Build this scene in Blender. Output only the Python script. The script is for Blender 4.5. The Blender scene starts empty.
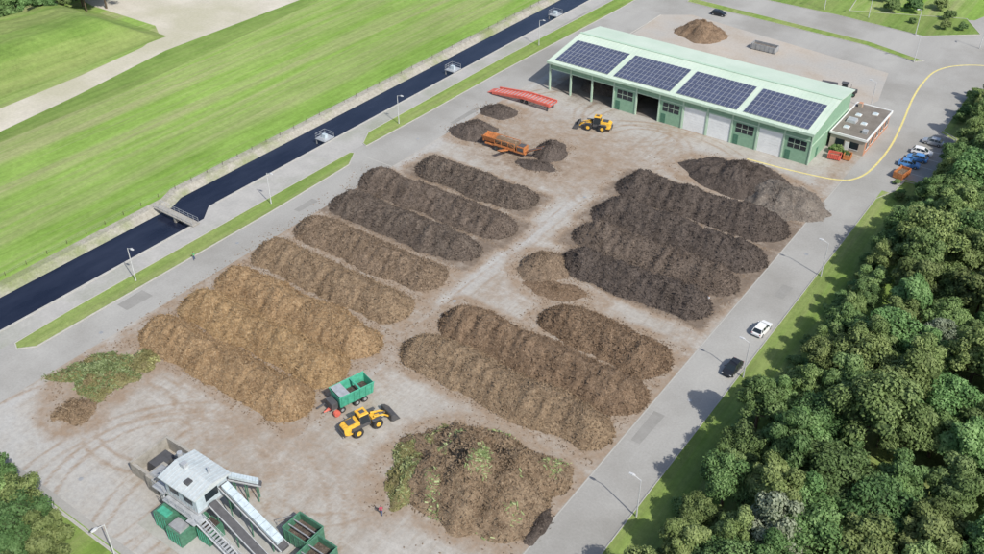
import bpy, bmesh, math, random
import numpy as np
from mathutils import Vector, Matrix, noise
random.seed(7); rng=np.random.default_rng(7)
S=bpy.context.scene; COL=S.collection

# ------------------------------------------------------------------ materials
def newmat(name):
    m=bpy.data.materials.new(name); m.use_nodes=True
    nt=m.node_tree; b=nt.nodes['Principled BSDF']; return m,nt,b
def nd(nt,t,**k):
    n=nt.nodes.new(t)
    for a,v in k.items(): setattr(n,a,v)
    return n
def coords(nt,scale=(1,1,1),obj=True):
    tc=nd(nt,'ShaderNodeTexCoord'); mp=nd(nt,'ShaderNodeMapping'); mp.inputs['Scale'].default_value=scale
    nt.links.new(tc.outputs['Object'],mp.inputs[0]); return mp.outputs[0]
def nz(nt,vec,scale,detail=5,rough=.6):
    n=nd(nt,'ShaderNodeTexNoise'); n.inputs['Scale'].default_value=scale; n.inputs['Detail'].default_value=detail
    n.inputs['Roughness'].default_value=rough; nt.links.new(vec,n.inputs['Vector']); return n.outputs['Fac']
def ramp(nt,fac,stops):
    r=nd(nt,'ShaderNodeValToRGB'); e=r.color_ramp.elements
    while len(e)<len(stops): e.new(.5)
    for i,(p,c) in enumerate(stops):
        e[i].position=p; e[i].color=(*c,1) if not isinstance(c,float) else (c,c,c,1)
    nt.links.new(fac,r.inputs[0]); return r.outputs[0]
def mix(nt,fac,a,b,mode='MIX'):
    m=nd(nt,'ShaderNodeMix',data_type='RGBA',blend_type=mode)
    for s,v in ((m.inputs[0],fac),(m.inputs[6],a),(m.inputs[7],b)):
        if isinstance(v,(int,float)): s.default_value=v
        elif isinstance(v,tuple): s.default_value=(*v,1)
        else: nt.links.new(v,s)
    return m.outputs[2]
def bump(nt,b,h,strength,dist):
    n=nd(nt,'ShaderNodeBump'); n.inputs['Strength'].default_value=strength; n.inputs['Distance'].default_value=dist
    nt.links.new(h,n.inputs['Height']); nt.links.new(n.outputs[0],b.inputs['Normal'])
def plain(name,c,rough=.5,metal=0,var=.25,scale=1.5):
    m,nt,b=newmat(name); v=coords(nt)
    k=ramp(nt,nz(nt,v,scale,6),[(.3,tuple(x*(1-var) for x in c)),(.7,tuple(min(1,x*(1+var*.5)) for x in c))])
    nt.links.new(k,b.inputs['Base Color']); b.inputs['Roughness'].default_value=rough; b.inputs['Metallic'].default_value=metal
    return m
def mottled(name,c1,c2,s1,s2,amt=.35,rough=.9,stretch=(1,1,1),c3=None,bmp=0,s3=.03):
    m,nt,b=newmat(name); v=coords(nt,stretch); v0=coords(nt)
    k=ramp(nt,nz(nt,v,s1,6),[(.32,c1),(.68,c2)])
    if c3: k=mix(nt,ramp(nt,nz(nt,v0,s3,5),[(.45,0.),(.65,1.)]),k,c3)
    f=ramp(nt,nz(nt,v0,s2,8,.75),[(.25,1-amt),(.75,1+0.)])
    k=mix(nt,1.,k,f,'MULTIPLY'); nt.links.new(k,b.inputs['Base Color']); b.inputs['Roughness'].default_value=rough
    b.inputs['Specular IOR Level'].default_value=.2
    if bmp: bump(nt,b,nz(nt,v0,s2,8,.75),.6,bmp)
    return m

def grass_mat(name,ca,cb,cc,stripe=0.0):
    m,nt,b=newmat(name); v=coords(nt); vs=coords(nt,(1,.03,1)); vt=coords(nt,(1,.07,1))
    k=ramp(nt,nz(nt,v,.05,7,.65),[(.35,ca),(.62,cb)])
    st=ramp(nt,nz(nt,vs,.13,6,.7),[(.44,0.),(.60,1.)])
    k=mix(nt,mix(nt,1.,st,(stripe,)*3,'MULTIPLY'),k,cc)
    k=mix(nt,1.,k,ramp(nt,nz(nt,vt,.75,6,.75),[(.36,.78),(.58,1.)]),'MULTIPLY')
    k=mix(nt,1.,k,ramp(nt,nz(nt,v,.9,9,.8),[(.3,.66),(.7,1.)]),'MULTIPLY')
    k=mix(nt,1.,k,ramp(nt,nz(nt,v,.012,3),[(.3,.84),(.7,1.)]),'MULTIPLY')
    nt.links.new(k,b.inputs['Base Color']); b.inputs['Roughness'].default_value=.95; b.inputs['Specular IOR Level'].default_value=.1
    bump(nt,b,nz(nt,v,2.5,8,.8),.6,.25)
    return m
M={}
M['field']=grass_mat('meadow_grass',(.24,.405,.075),(.32,.49,.115),(.43,.45,.22),.85)
M['verge']=grass_mat('verge_grass',(.21,.34,.07),(.31,.42,.115),(.40,.41,.20),.5)
M['lawn']=grass_mat('rough_grass',(.18,.30,.065),(.27,.39,.105),(.37,.39,.17),.45)
M['road']=mottled('road_asphalt',(.345,.34,.325),(.42,.415,.395),.12,3,.24,c3=(.305,.297,.277),s3=.05,stretch=(1,.25,1))
M['patch']=mottled('asphalt_repair',(.27,.265,.25),(.31,.305,.29),.5,3,.2)
M['path']=mottled('concrete_path',(.39,.385,.37),(.46,.45,.43),.3,2,.26,c3=(.33,.34,.29),s3=.08)
M['kerb']=mottled('kerb_concrete',(.42,.41,.38),(.50,.49,.46),.8,4,.25)
M['stone']=mottled('stone_bank',(.36,.34,.29),(.50,.48,.42),1.2,3,.5,c3=(.27,.31,.15),s3=.12)
M['sand']=mottled('sand_track',(.53,.495,.42),(.64,.60,.52),.12,1.5,.25,c3=(.48,.46,.35),s3=.04)
M['gravel']=mottled('gravel_yard',(.41,.36,.305),(.53,.48,.425),.10,2,.28,c3=(.42,.41,.39),s3=.05)

def water_mat():
    m,nt,b=newmat('canal_water'); v=coords(nt,(1,.3,1))
    k=ramp(nt,nz(nt,v,.25,4),[(.35,(.010,.014,.030)),(.7,(.022,.028,.05))])
    nt.links.new(k,b.inputs['Base Color']); b.inputs['Roughness'].default_value=.08; b.inputs['IOR'].default_value=1.33
    bump(nt,b,nz(nt,v,2,5),.35,.08); return m
M['water']=water_mat()

def compost(name,c1,c2,c3,fleck,seed=0,g=1.0):
    c1,c2,c3,fleck=[tuple(min(.8,x*g) for x in c) for c in (c1,c2,c3,fleck)]
    m,nt,b=newmat(name); v=coords(nt)
    k=ramp(nt,nz(nt,v,.22+.02*(seed%5),5,.6),[(.34,c1),(.66,c2)])
    k=mix(nt,ramp(nt,nz(nt,v,.55,7,.7),[(.5,0.),(.70,1.)]),k,c3)
    k=mix(nt,ramp(nt,nz(nt,v,4.2,6,.8),[(.52,0.),(.64,.85)]),k,fleck)
    k=mix(nt,1.,k,ramp(nt,nz(nt,v,2.2,9,.85),[(.32,.42),(.60,1.)]),'MULTIPLY')
    nt.links.new(k,b.inputs['Base Color']); b.inputs['Roughness'].default_value=.95; b.inputs['Specular IOR Level'].default_value=.1
    bump(nt,b,nz(nt,v,2.8,9,.88),1.,.42)
    return m
M['cX']=compost('compost_black',(.105,.086,.076),(.15,.124,.11),(.078,.063,.055),(.26,.22,.19),1,1.12)
M['cD']=compost('compost_dark',(.145,.114,.095),(.20,.162,.136),(.11,.086,.07),(.33,.27,.22),0,1.14)
M['cD2']=compost('compost_dark_b',(.135,.108,.092),(.185,.152,.128),(.10,.078,.066),(.32,.27,.22),3,1.14)
M['cM']=compost('compost_brown',(.225,.167,.119),(.30,.226,.165),(.165,.121,.086),(.48,.38,.28),1,1.14)
M['cM2']=compost('compost_brown_b',(.285,.206,.136),(.36,.266,.178),(.205,.146,.098),(.54,.43,.30),2,1.14)
M['cL']=compost('shredded_wood',(.36,.242,.135),(.45,.31,.18),(.265,.172,.097),(.63,.50,.34),2,1.15)
M['cL2']=compost('shredded_wood_b',(.385,.256,.138),(.48,.332,.18),(.285,.187,.10),(.65,.52,.35),4,1.15)
M['cG']=compost('compost_grey',(.21,.18,.155),(.31,.275,.24),(.15,.12,.10),(.44,.40,.35),1,1.1)
M['cR']=compost('compost_redbrown',(.225,.155,.104),(.30,.213,.145),(.16,.109,.074),(.45,.35,.25),3,1.15)
M['cB']=compost('bark_pile',(.285,.205,.136),(.38,.285,.197),(.18,.125,.083),(.52,.43,.31),3,1.15)
M['cGr']=compost('green_waste',(.25,.24,.10),(.33,.31,.14),(.29,.21,.13),(.46,.44,.26),2,1.05)

def yard_mat():
    m,nt,b=newmat('yard_concrete'); v=coords(nt); vs=coords(nt,(1,.14,1)); vx=coords(nt,(.12,1,1))
    at=nd(nt,'ShaderNodeAttribute',attribute_name='dirt'); sp=nd(nt,'ShaderNodeSeparateColor'); nt.links.new(at.outputs['Color'],sp.inputs[0])
    g=ramp(nt,nz(nt,v,.09,7,.65),[(.3,(.37,.342,.305)),(.7,(.455,.437,.405))])
    g=mix(nt,ramp(nt,nz(nt,vs,.55,6,.75),[(.48,0.),(.66,.6)]),g,(.31,.262,.212))
    g=mix(nt,ramp(nt,nz(nt,vx,.5,6,.75),[(.52,0.),(.66,.6)]),g,(.50,.485,.46))
    def mth(op,a,c):
        n=nd(nt,'ShaderNodeMath',operation=op,use_clamp=True)
        for i,q in enumerate((a,c)):
            if isinstance(q,(int,float)): n.inputs[i].default_value=q
            else: nt.links.new(q,n.inputs[i])
        return n.outputs[0]
    nn=ramp(nt,nz(nt,v,.35,8,.75),[(.3,0.),(.7,1.)])
    def spread(ch):
        a=mth('MULTIPLY',sp.outputs[ch],1.7)
        n=nd(nt,'ShaderNodeMath',operation='ADD'); nt.links.new(a,n.inputs[0]); nt.links.new(nn,n.inputs[1])
        s=nd(nt,'ShaderNodeMath',operation='SUBTRACT',use_clamp=True); nt.links.new(n.outputs[0],s.inputs[0]); s.inputs[1].default_value=.85
        return mth('MULTIPLY',s.outputs[0],1.25)
    g=mix(nt,mth('MULTIPLY',spread(2),.85),g,(.45,.45,.44))
    g=mix(nt,spread(0),g,(.315,.242,.178))
    g=mix(nt,spread(1),g,(.19,.15,.118))
    g=mix(nt,1.,g,ramp(nt,nz(nt,v,1.6,9,.8),[(.28,.68),(.66,1.)]),'MULTIPLY')
    g=mix(nt,ramp(nt,nz(nt,v,4.5,5,.8),[(.64,0.),(.72,.55)]),g,(.18,.135,.095))
    nt.links.new(g,b.inputs['Base Color']); b.inputs['Roughness'].default_value=.85; b.inputs['Specular IOR Level'].default_value=.25
    bump(nt,b,nz(nt,v,2.,8,.8),.35,.08)
    return m
M['yard']=yard_mat()

def leaf_mat(name,c1,c2,c3):
    m,nt,b=newmat(name)
    at=nd(nt,'ShaderNodeAttribute',attribute_name='tone'); oi=nd(nt,'ShaderNodeObjectInfo')
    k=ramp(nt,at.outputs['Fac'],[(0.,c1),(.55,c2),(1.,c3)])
    hs=nd(nt,'ShaderNodeHueSaturation'); nt.links.new(k,hs.inputs['Color'])
    r1=nd(nt,'ShaderNodeMapRange'); r1.inputs[3].default_value=.46; r1.inputs[4].default_value=.528; nt.links.new(oi.outputs['Random'],r1.inputs[0]); nt.links.new(r1.outputs[0],hs.inputs['Hue'])
    mm=nd(nt,'ShaderNodeMath',operation='MULTIPLY'); mm.inputs[1].default_value=7.31; nt.links.new(oi.outputs['Random'],mm.inputs[0])
    fr=nd(nt,'ShaderNodeMath',operation='FRACT'); nt.links.new(mm.outputs[0],fr.inputs[0])
    r2=nd(nt,'ShaderNodeMapRange'); r2.inputs[3].default_value=.68; r2.inputs[4].default_value=1.3; nt.links.new(fr.outputs[0],r2.inputs[0]); nt.links.new(r2.outputs[0],hs.inputs['Value'])
    hs.inputs['Saturation'].default_value=.88
    nt.links.new(hs.outputs[0],b.inputs['Base Color']); b.inputs['Roughness'].default_value=.65; b.inputs['Specular IOR Level'].default_value=.2
    tr=nd(nt,'ShaderNodeBsdfTranslucent'); nt.links.new(hs.outputs[0],tr.inputs[0])
    ms=nd(nt,'ShaderNodeMixShader'); ms.inputs[0].default_value=.32; nt.links.new(b.outputs[0],ms.inputs[1]); nt.links.new(tr.outputs[0],ms.inputs[2])
    nt.links.new(ms.outputs[0],nt.nodes['Material Output'].inputs[0]); return m
M['leaf']=leaf_mat('foliage',(.062,.12,.03),(.14,.245,.062),(.24,.36,.115))
M['leafg']=leaf_mat('foliage_silver',(.15,.20,.11),(.28,.34,.21),(.38,.44,.30))
M['leafl']=leaf_mat('cut_greenery',(.20,.24,.085),(.33,.39,.14),(.46,.50,.25))
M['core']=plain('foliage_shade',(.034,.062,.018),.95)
M['bark']=plain('bark',(.10,.075,.05),.95)

M['gwall']=plain('green_cladding',(.23,.39,.27),.5,var=.14)
M['gtrim']=plain('pale_green_trim',(.43,.57,.45),.45,var=.08)
M['groof']=mottled('pale_green_roof',(.49,.60,.50),(.58,.67,.58),.15,3,.14,.5)
M['gdark']=plain('dark_green_paint',(.07,.19,.125),.55,var=.35,scale=2.5)
M['white']=plain('white_paint',(.72,.73,.72),.45,var=.08)
M['door']=plain('white_roller_door',(.78,.80,.80),.5,var=.1,scale=.6)
M['grey']=plain('grey_steel',(.36,.37,.38),.45,.2)
M['galv']=plain('galvanised_steel',(.48,.50,.52),.45,.3)
M['dark']=plain('black_rubber',(.03,.03,.031),.8)
M['dgrey']=plain('dark_grey',(.08,.08,.085),.6)
M['glass']=plain('dark_glass',(.02,.028,.035),.08,var=.1)
M['conc']=mottled('concrete_wall',(.34,.32,.28),(.46,.44,.40),.8,3,.4)
M['yellow']=plain('yellow_paint',(.74,.43,.05),.55,var=.3,scale=2.5)
M['orange']=plain('orange_paint',(.52,.20,.07),.65,var=.45,scale=2.5)
M['red']=plain('red_paint',(.64,.14,.10),.55,var=.3)
M['tgreen']=plain('trailer_green',(.07,.37,.25),.55,var=.3,scale=2)
M['blue']=plain('blue_paint',(.09,.25,.55),.3,var=.1)
M['lblue']=plain('pale_blue_sheet',(.46,.54,.59),.5,var=.22)
M['rooflt']=mottled('cabin_roof_sheet',(.46,.51,.53),(.58,.62,.63),.6,3,.28,.5)
M['roofdark']=mottled('bitumen_roof',(.17,.15,.13),(.27,.245,.22),.3,3,.3)
M['yline']=plain('yellow_road_paint',(.66,.57,.22),.8,var=.25)
M['wline']=plain('white_road_paint',(.62,.62,.60),.8,var=.15)
M['carw']=plain('white_car_paint',(.75,.76,.77),.25,var=.04); M['carb']=plain('black_car_paint',(.02,.022,.028),.2,var=.1)
M['cars']=plain('silver_car_paint',(.42,.45,.50),.25,.4,var=.05)
M['lamp']=plain('lamp_post_grey',(.52,.53,.54),.5); M['amber']=plain('amber_lens',(.7,.3,.02),.3); M['tail']=plain('red_lens',(.4,.02,.02),.3)
M['skin']=plain('skin',(.50,.30,.21),.6,var=.05); M['hair']=plain('hair',(.06,.035,.02),.8); M['jeans']=plain('jeans',(.05,.08,.17),.8)
M['sh_r']=plain('red_shirt',(.45,.07,.12),.8); M['sh_w']=plain('white_shirt',(.7,.72,.76),.8); M['sh_g']=plain('green_vest',(.15,.45,.18),.8)
def brick_mat():
    m,nt,b=newmat('brick_wall'); v=coords(nt)
    br=nd(nt,'ShaderNodeTexBrick'); nt.links.new(v,br.inputs['Vector']); br.inputs['Scale'].default_value=3
    br.inputs['Color1'].default_value=(.42,.18,.10,1); br.inputs['Color2'].default_value=(.50,.23,.13,1); br.inputs['Mortar'].default_value=(.42,.36,.3,1)
    nt.links.new(br.outputs[0],b.inputs['Base Color']); b.inputs['Roughness'].default_value=.9; return m
M['brick']=brick_mat()
def solar_mat():
    m,nt,b=newmat('solar_cell'); v=coords(nt)
    w=nd(nt,'ShaderNodeTexBrick',offset=0.0); nt.links.new(v,w.inputs['Vector']); w.inputs['Scale'].default_value=1
    w.inputs['Brick Width'].default_value=.165; w.inputs['Row Height'].default_value=.165; w.inputs['Mortar Size'].default_value=.006
    w.inputs['Color1'].default_value=(.058,.070,.125,1); w.inputs['Color2'].default_value=(.066,.08,.145,1); w.inputs['Mortar'].default_value=(.17,.19,.25,1)
    k=mix(nt,1.,w.outputs[0],ramp(nt,nz(nt,v,.35,4),[(.35,.8),(.65,1.)]),'MULTIPLY')
    nt.links.new(k,b.inputs['Base Color']); b.inputs['Roughness'].default_value=.3; return m
M['solar']=solar_mat()

# ------------------------------------------------------------------ mesh builder
class MB:
    def __init__(s): s.v=[];s.f=[];s.mi=[];s.mats=[];s.M=Matrix()
    def _m(s,m):
        if m not in s.mats: s.mats.append(m)
        return s.mats.index(m)
    def add(s,vs,fs,m):
        o=len(s.v); s.v+=[tuple(s.M@Vector(q)) for q in vs]; s.f+=[tuple(o+i for i in f) for f in fs]; s.mi+=[s._m(M[m])]*len(fs); return s
    def box(s,x0,x1,y0,y1,z0,z1,m,tx=0,ty=0):
        v=[(x0,y0,z0),(x1,y0,z0),(x1,y1,z0),(x0,y1,z0),(x0+tx,y0+ty,z1),(x1-tx,y0+ty,z1),(x1-tx,y1-ty,z1),(x0+tx,y1-ty,z1)]
        return s.add(v,[(0,3,2,1),(4,5,6,7),(0,1,5,4),(1,2,6,5),(2,3,7,6),(3,0,4,7)],m)
    def cyl(s,p,q,r,m,r2=None,seg=10):
        p=Vector(p);q=Vector(q);d=(q-p).normalized();a=d.orthogonal().normalized();b=d.cross(a);r2=r if r2 is None else r2
        v=[];
        for c,rr in ((p,r),(q,r2)):
            for i in range(seg):
                t=2*math.pi*i/seg; v.append(tuple(c+a*rr*math.cos(t)+b*rr*math.sin(t)))
        f=[(i,(i+1)%seg,seg+(i+1)%seg,seg+i) for i in range(seg)]+[tuple(range(seg-1,-1,-1)),tuple(range(seg,2*seg))]
        return s.add(v,f,m)
    def beam(s,p,q,w,m): return s.cyl(p,q,w,m,seg=4)
    def prism(s,pts,y0,y1,m):
        n=len(pts); v=[(x,y0,z) for x,z in pts]+[(x,y1,z) for x,z in pts]
        return s.add(v,[tuple(range(n)),tuple(range(2*n-1,n-1,-1))]+[(i,n+i,n+(i+1)%n,(i+1)%n) for i in range(n)],m)
    def loft(s,rings,m):
        n=len(rings[0]); v=[p for r in rings for p in r]; f=[]
        for k in range(len(rings)-1):
            for i in range(n): f.append((k*n+i,k*n+(i+1)%n,(k+1)*n+(i+1)%n,(k+1)*n+i))
        f+= [tuple(range(n-1,-1,-1)),tuple(range((len(rings)-1)*n,len(rings)*n))]
        return s.add(v,f,m)
    def sheet(s,pts,z,m): return s.add([(x,y,z) for x,y in pts],[tuple(range(len(pts)))],m)
    def wheel(s,x,y,r,w,hub='dgrey',side=1):
        s.cyl((x,y-w/2,r),(x,y+w/2,r),r,'dark',seg=18); s.cyl((x,y-w/2-.02,r),(x,y+w/2+.02,r),r*.5,hub,seg=12)
    def rail(s,pts,m='galv',h=1.0,r=.03):
        for a,b in zip(pts[:-1],pts[1:]):
            a=Vector(a);b=Vector(b);u=Vector((0,0,h)); s.cyl(a+u,b+u,r,m,seg=5); s.cyl(a+u*.5,b+u*.5,r*.8,m,seg=5)
            n=max(1,int((b-a).length/1.3))
            for i in range(n+1): q=a.lerp(b,i/n); s.cyl(q,q+u,r,m,seg=5)
    def obj(s,name,loc=(0,0,0),rz=0,parent=None,bev=0,smooth=False,recalc=True):
        me=bpy.data.meshes.new(name); me.from_pydata(s.v,[],s.f)
        for m in s.mats: me.materials.append(m)
        me.polygons.foreach_set('material_index',s.mi)
        if recalc:
            bm=bmesh.new(); bm.from_mesh(me); bmesh.ops.recalc_face_normals(bm,faces=bm.faces); bm.to_mesh(me); bm.free()
        if smooth: me.polygons.foreach_set('use_smooth',[True]*len(me.polygons))
        me.update(); ob=bpy.data.objects.new(name,me); COL.objects.link(ob); ob.location=loc; ob.rotation_euler=(0,0,rz)
        if parent: ob.parent=parent
        if bev:
            b=ob.modifiers.new('bevel','BEVEL'); b.width=bev; b.segments=2; b.limit_method='ANGLE'
        return ob
def empty(name,loc=(0,0,0),rz=0):
    e=bpy.data.objects.new(name,None); COL.objects.link(e); e.location=loc; e.rotation_euler=(0,0,rz); e.empty_display_size=1; return e
def fn(x,y,z=0.): return noise.noise(Vector((x,y,z)))
def fb(x,y,z=0.,o=4):
    a=1.;t=0.;f=1.
    for _ in range(o): t+=a*noise.noise(Vector((x*f,y*f,z*f+_*7.3))); a*=.5; f*=2.03
    return t

# ------------------------------------------------------------------ ground with canal
def ground():
    rows=[(-1500,-141.2,-132.3),(92,-141.2,-132.3),(95.5,-142.7,-135),(1500,-142.7,-135)]
    v=[];f=[]
    for y,xf,xn in rows:
        prof=[(-2000,0),(xf-3.4,0),(xf-2.0,-.1),(xf,-1.35),(xn-.05,-1.35),(xn,0),(2000,0)]
        v+=[(x,y,z) for x,z in prof]
    n=7
    mi=[]
    for r in range(3):
        for i in range(n-1):
            f.append((r*n+i,r*n+i+1,(r+1)*n+i+1,(r+1)*n+i)); mi.append([0,1,1,1,2,0][i])
    me=bpy.data.meshes.new('ground'); me.from_pydata(v,[],f)
    for k in ('field','stone','conc'): me.materials.append(M[k])
    me.polygons.foreach_set('material_index',mi); ob=bpy.data.objects.new('ground',me); COL.objects.link(ob)
ground()
MB().sheet([(-144,-1500),(-132,-1500),(-132,1500),(-144,1500)],-1.0,'water').obj('canal_water')

r=MB()
r.sheet([(-128,35),(-33.5,35),(-33.5,176),(-128,176)],.004,'road')
r.sheet([(-131,176),(-31,176),(-31,270),(-131,270)],.004,'road')
r.sheet([(-124,-300),(-114,-300),(-114,35),(-124,35)],.004,'road')
r.sheet([(-126.5,270),(-117,270),(-117,700),(-126.5,700)],.004,'road')
r.sheet([(-41,-200),(-33.5,-200),(-33.5,35),(-41,35)],.004,'road')
r.sheet([(-31,236),(60,262),(60,272),(-31,256)],.004,'road')
r.sheet([(-31,183),(-27.5,183),(-27.5,206),(-31,208)],.004,'road')
r.sheet([(-70,270),(-31,270),(-20,330),(-28,330),(-42,282)],.004,'road')
r.obj('road',recalc=False)
p=MB()
p.sheet([(-132.3,-300),(-128,-300),(-128,92),(-132.3,92)],.004,'path')
p.sheet([(-132.3,92),(-128,92),(-128,134),(-131,176),(-131,500),(-135,500),(-135,95.5)],.004,'path')
p.obj('canal_path',recalc=False)
t=MB()
t.sheet([(-206,-200),(-195,-200),(-195.5,90),(-198,111),(-203,140),(-202,186),(-205,240),(-214,240),(-222,186),(-255,170),(-262,152),(-246,149),(-219,149.5),(-213,146),(-209.5,138),(-207,118),(-206,97)],.006,'sand')
t.sheet([(-255,170.2),(-222,186.2),(-214,240),(-240,240),(-262,190)],.005,'lawn')
t.obj('sand_track',recalc=False)
t=MB(); t.sheet([(-195,-100),(-190.5,-100),(-191,120),(-197,186),(-200,240),(-205,240),(-202,186),(-203,140),(-198,111),(-195.5,90)],.003,'lawn'); t.obj('rough_grass_verge',recalc=False)
MB().sheet([(-112,206),(-50,206),(-47,216),(-50,233),(-106,241),(-113,236)],.008,'gravel').obj('gravel_yard',recalc=False)

def verge(name,pts,mat='verge',h=.1,k=.18):
    m=MB(); n=len(pts)
    P=[Vector(q) for q in pts]; ar=sum(P[i].x*P[(i+1)%n].y-P[(i+1)%n].x*P[i].y for i in range(n)); sg=1 if ar>0 else -1
    I=[]
    for i in range(n):
        a=(P[i]-P[i-1]).normalized();b=(P[(i+1)%n]-P[i]).normalized()
        na=Vector((-a.y,a.x))*sg;nb=Vector((-b.y,b.x))*sg; q=(na+nb); q=q/max(.3,q.length_squared)*2; I.append(P[i]+q*k)
    v=[(q.x,q.y,-.02) for q in P]+[(q.x,q.y,h+.02) for q in P]+[(q.x,q.y,h+.02) for q in I]+[(q.x,q.y,h-.02) for q in I]
    f=[]
    for s0 in (0,n,2*n):
        for i in range(n): f.append((s0+i,s0+(i+1)%n,s0+n+(i+1)%n,s0+n+i))
    m.add(v,f,'kerb'); m.add([(q.x,q.y,h-.02) for q in I],[tuple(range(n)) if sg>0 else tuple(range(n-1,-1,-1))],mat)
    return m.obj(name,recalc=False)
verge('grass_verge',[(-127.6,50.5),(-126,49.8),(-124,52),(-123.8,100),(-124.4,123),(-127,127.5),(-128,127),(-128,60)])
verge('grass_verge',[(-131,136),(-128.5,131.5),(-127,131),(-126.5,150),(-126.3,178),(-124.4,234),(-124.5,420),(-129,420),(-129.5,239),(-131,185)])
verge('grass_verge',[(-33.5,-150),(60,-150),(60,235),(-31,225),(-30.9,209),(-27.4,206.5),(-27.4,182.5),(-31,182),(-31.5,177),(-33.5,172)],'verge',k=.14)
verge('grass_verge',[(-41,-150),(-41,30),(-46,34.6),(-108,34.6),(-113.9,30),(-113.9,-150)],'verge')
verge('grass_verge',[(-112,249.5),(-60,247),(-47,243.6),(-45,245.5),(-60,250),(-112,253)],'verge')
verge('grass_verge',[(-110,264),(-74,264),(-50,262),(-38,272),(-44,282),(-72,269.5),(-80,330),(-110,330)],'lawn')
m=MB(); m.box(-41.12,-41.0,36,176,-.02,.014,'kerb'); m.box(-108,-46,34.62,34.82,-.02,.12,'kerb'); m.box(-124,-117,127.5,127.65,-.02,.012,'kerb')
m.box(-132.28,-131.9,-100,88.5,-.02,.1,'kerb'); m.box(-134.98,-134.6,97,300,-.02,.1,'kerb'); m.box(-113.2,-112.95,206,236,-.02,.1,'kerb')
m.obj('kerb')

def stripe(m,pts,w,z,mat):
    P=[Vector(q) for q in pts]; L=[];R=[]
    for i in range(len(P)):
        d=(P[min(i+1,len(P)-1)]-P[max(i-1,0)]).normalized(); n=Vector((-d.y,d.x))*w/2; L.append(P[i]+n);R.append(P[i]-n)
    k=len(P); m.add([(q.x,q.y,z) for q in L+R],[(i,k+i,k+i+1,i+1) for i in range(k-1)],mat)
def spline(ctl,n=6):
    cr=[]
    for i in range(len(ctl)-1):
        p0,p1,p2,p3=[Vector(ctl[max(0,min(len(ctl)-1,i+j))]) for j in (-1,0,1,2)]
        for k in range(n):
            u=k/n; cr.append(tuple(.5*((2*p1)+(-p0+p2)*u+(2*p0-5*p1+4*p2-p3)*u*u+(-p0+3*p1-3*p2+p3)*u**3)))
    return cr+[tuple(ctl[-1])]
m=MB(); stripe(m,spline([(-60,172.6),(-50,173.4),(-42,175),(-39,178),(-37.8,184),(-37.8,195),(-39,207),(-41,222),(-41.6,233),(-41,241),(-38,247),(-32,251.5),(-20,256),(20,262)]),.42,.016,'yline')
for y in (186,190,194,198,202): m.box(-31.2,-27.8,y,y+.12,-.01,.012,'wline')
m.obj('road_marking')
m=MB(); random.seed(21)
for (x0,x1,y0,y1) in [(-123,-120.5,66,71),(-121,-119.7,104,109),(-40,-38.6,88,95),(-37,-35.5,131,135),(-119.5,-118.4,150,160)]:
    m.add([(x0,y0,.0125),(x1,y0,.0125),(x1+.2,y1,.0125),(x0-.1,y1,.0125)],[(0,1,2,3)],'patch')
for x,y in [(-121,90),(-119,60),(-37,100),(-37.2,146),(-120.4,140),(-95,39.5),(-79,99),(-79,140)]: m.cyl((x,y,0),(x,y,.018),.34,'grey',seg=16)
m.obj('manhole_covers_and_patches')

# ------------------------------------------------------------------ windrows
random.seed(7)
ROWS=[
(-113,-85,131.5,8.2,2.9,'cD2'),(-119,-82.5,121.2,8.6,3.0,'cD'),(-117.5,-83.5,111.6,8.8,2.9,'cD2'),(-116.5,-83.5,101.3,8.6,2.9,'cM'),
(-116.5,-82.5,91.3,8.6,3.1,'cM2'),(-115.5,-80.5,81.8,8.4,3.1,'cL'),(-115,-80.5,73.9,8.2,3.1,'cL2'),(-114.5,-79.5,65.7,8.2,3.1,'cL'),
(-76.5,-42,149.3,10.2,3.6,'cX'),(-75.5,-41.5,138,9.6,3.5,'cX'),(-74,-42.5,128.8,8.6,3.3,'cD'),(-71.5,-43.5,120.4,8.2,3.2,'cX'),
(-65.5,-42.5,104.6,9.2,3.3,'cR'),(-78,-41.5,95.0,9.2,3.5,'cR'),(-78.5,-42,86.2,8.8,3.4,'cM2')]
def finish_heap(name,V,F,mat,nch,sz,sd,spread=.35,chipmat=None,mixed=0):
    V=list(V);F=list(F); base=len(F); nv=len(V); MI=[0]*base
    for _ in range(nch):
        q=V[random.randrange(nv)]
        if q[2]<.0 and random.random()<.6: continue
        c=Vector((q[0]+random.uniform(-spread,spread),q[1]+random.uniform(-spread,spread),max(.02,q[2])+random.uniform(0,.06)))
        a=Vector((random.gauss(0,1),random.gauss(0,1),random.gauss(0,.45))).normalized(); b=a.orthogonal().normalized()
        b=(b+Vector((random.gauss(0,.5),random.gauss(0,.5),random.gauss(0,.5)))).normalized()
        a*=sz*random.uniform(.5,1.8); b*=sz*random.uniform(.25,.7); o=len(V)
        V+=[tuple(c-a-b),tuple(c+a-b),tuple(c+a+b),tuple(c-a+b)]; F.append((o,o+1,o+2,o+3))
        k=1 if chipmat else 0
        if chipmat and mixed: k=1 if fn(c.x*.3+sd,c.y*.3)>mixed+random.uniform(-.15,.15) else 0
        MI.append(k)
    me=bpy.data.meshes.new(name); me.from_pydata(V,[],F); me.materials.append(M[mat])
    if chipmat:
        me.materials.append(M[chipmat]); me.polygons.foreach_set('material_index',MI)
        a=me.attributes.new('tone','FLOAT','FACE'); a.data.foreach_set('value',[random.random() for _ in F])
    me.polygons.foreach_set('use_smooth',[True]*base+[False]*(len(F)-base)); me.update()
    ob=bpy.data.objects.new(name,me); COL.objects.link(ob); return ob
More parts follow.
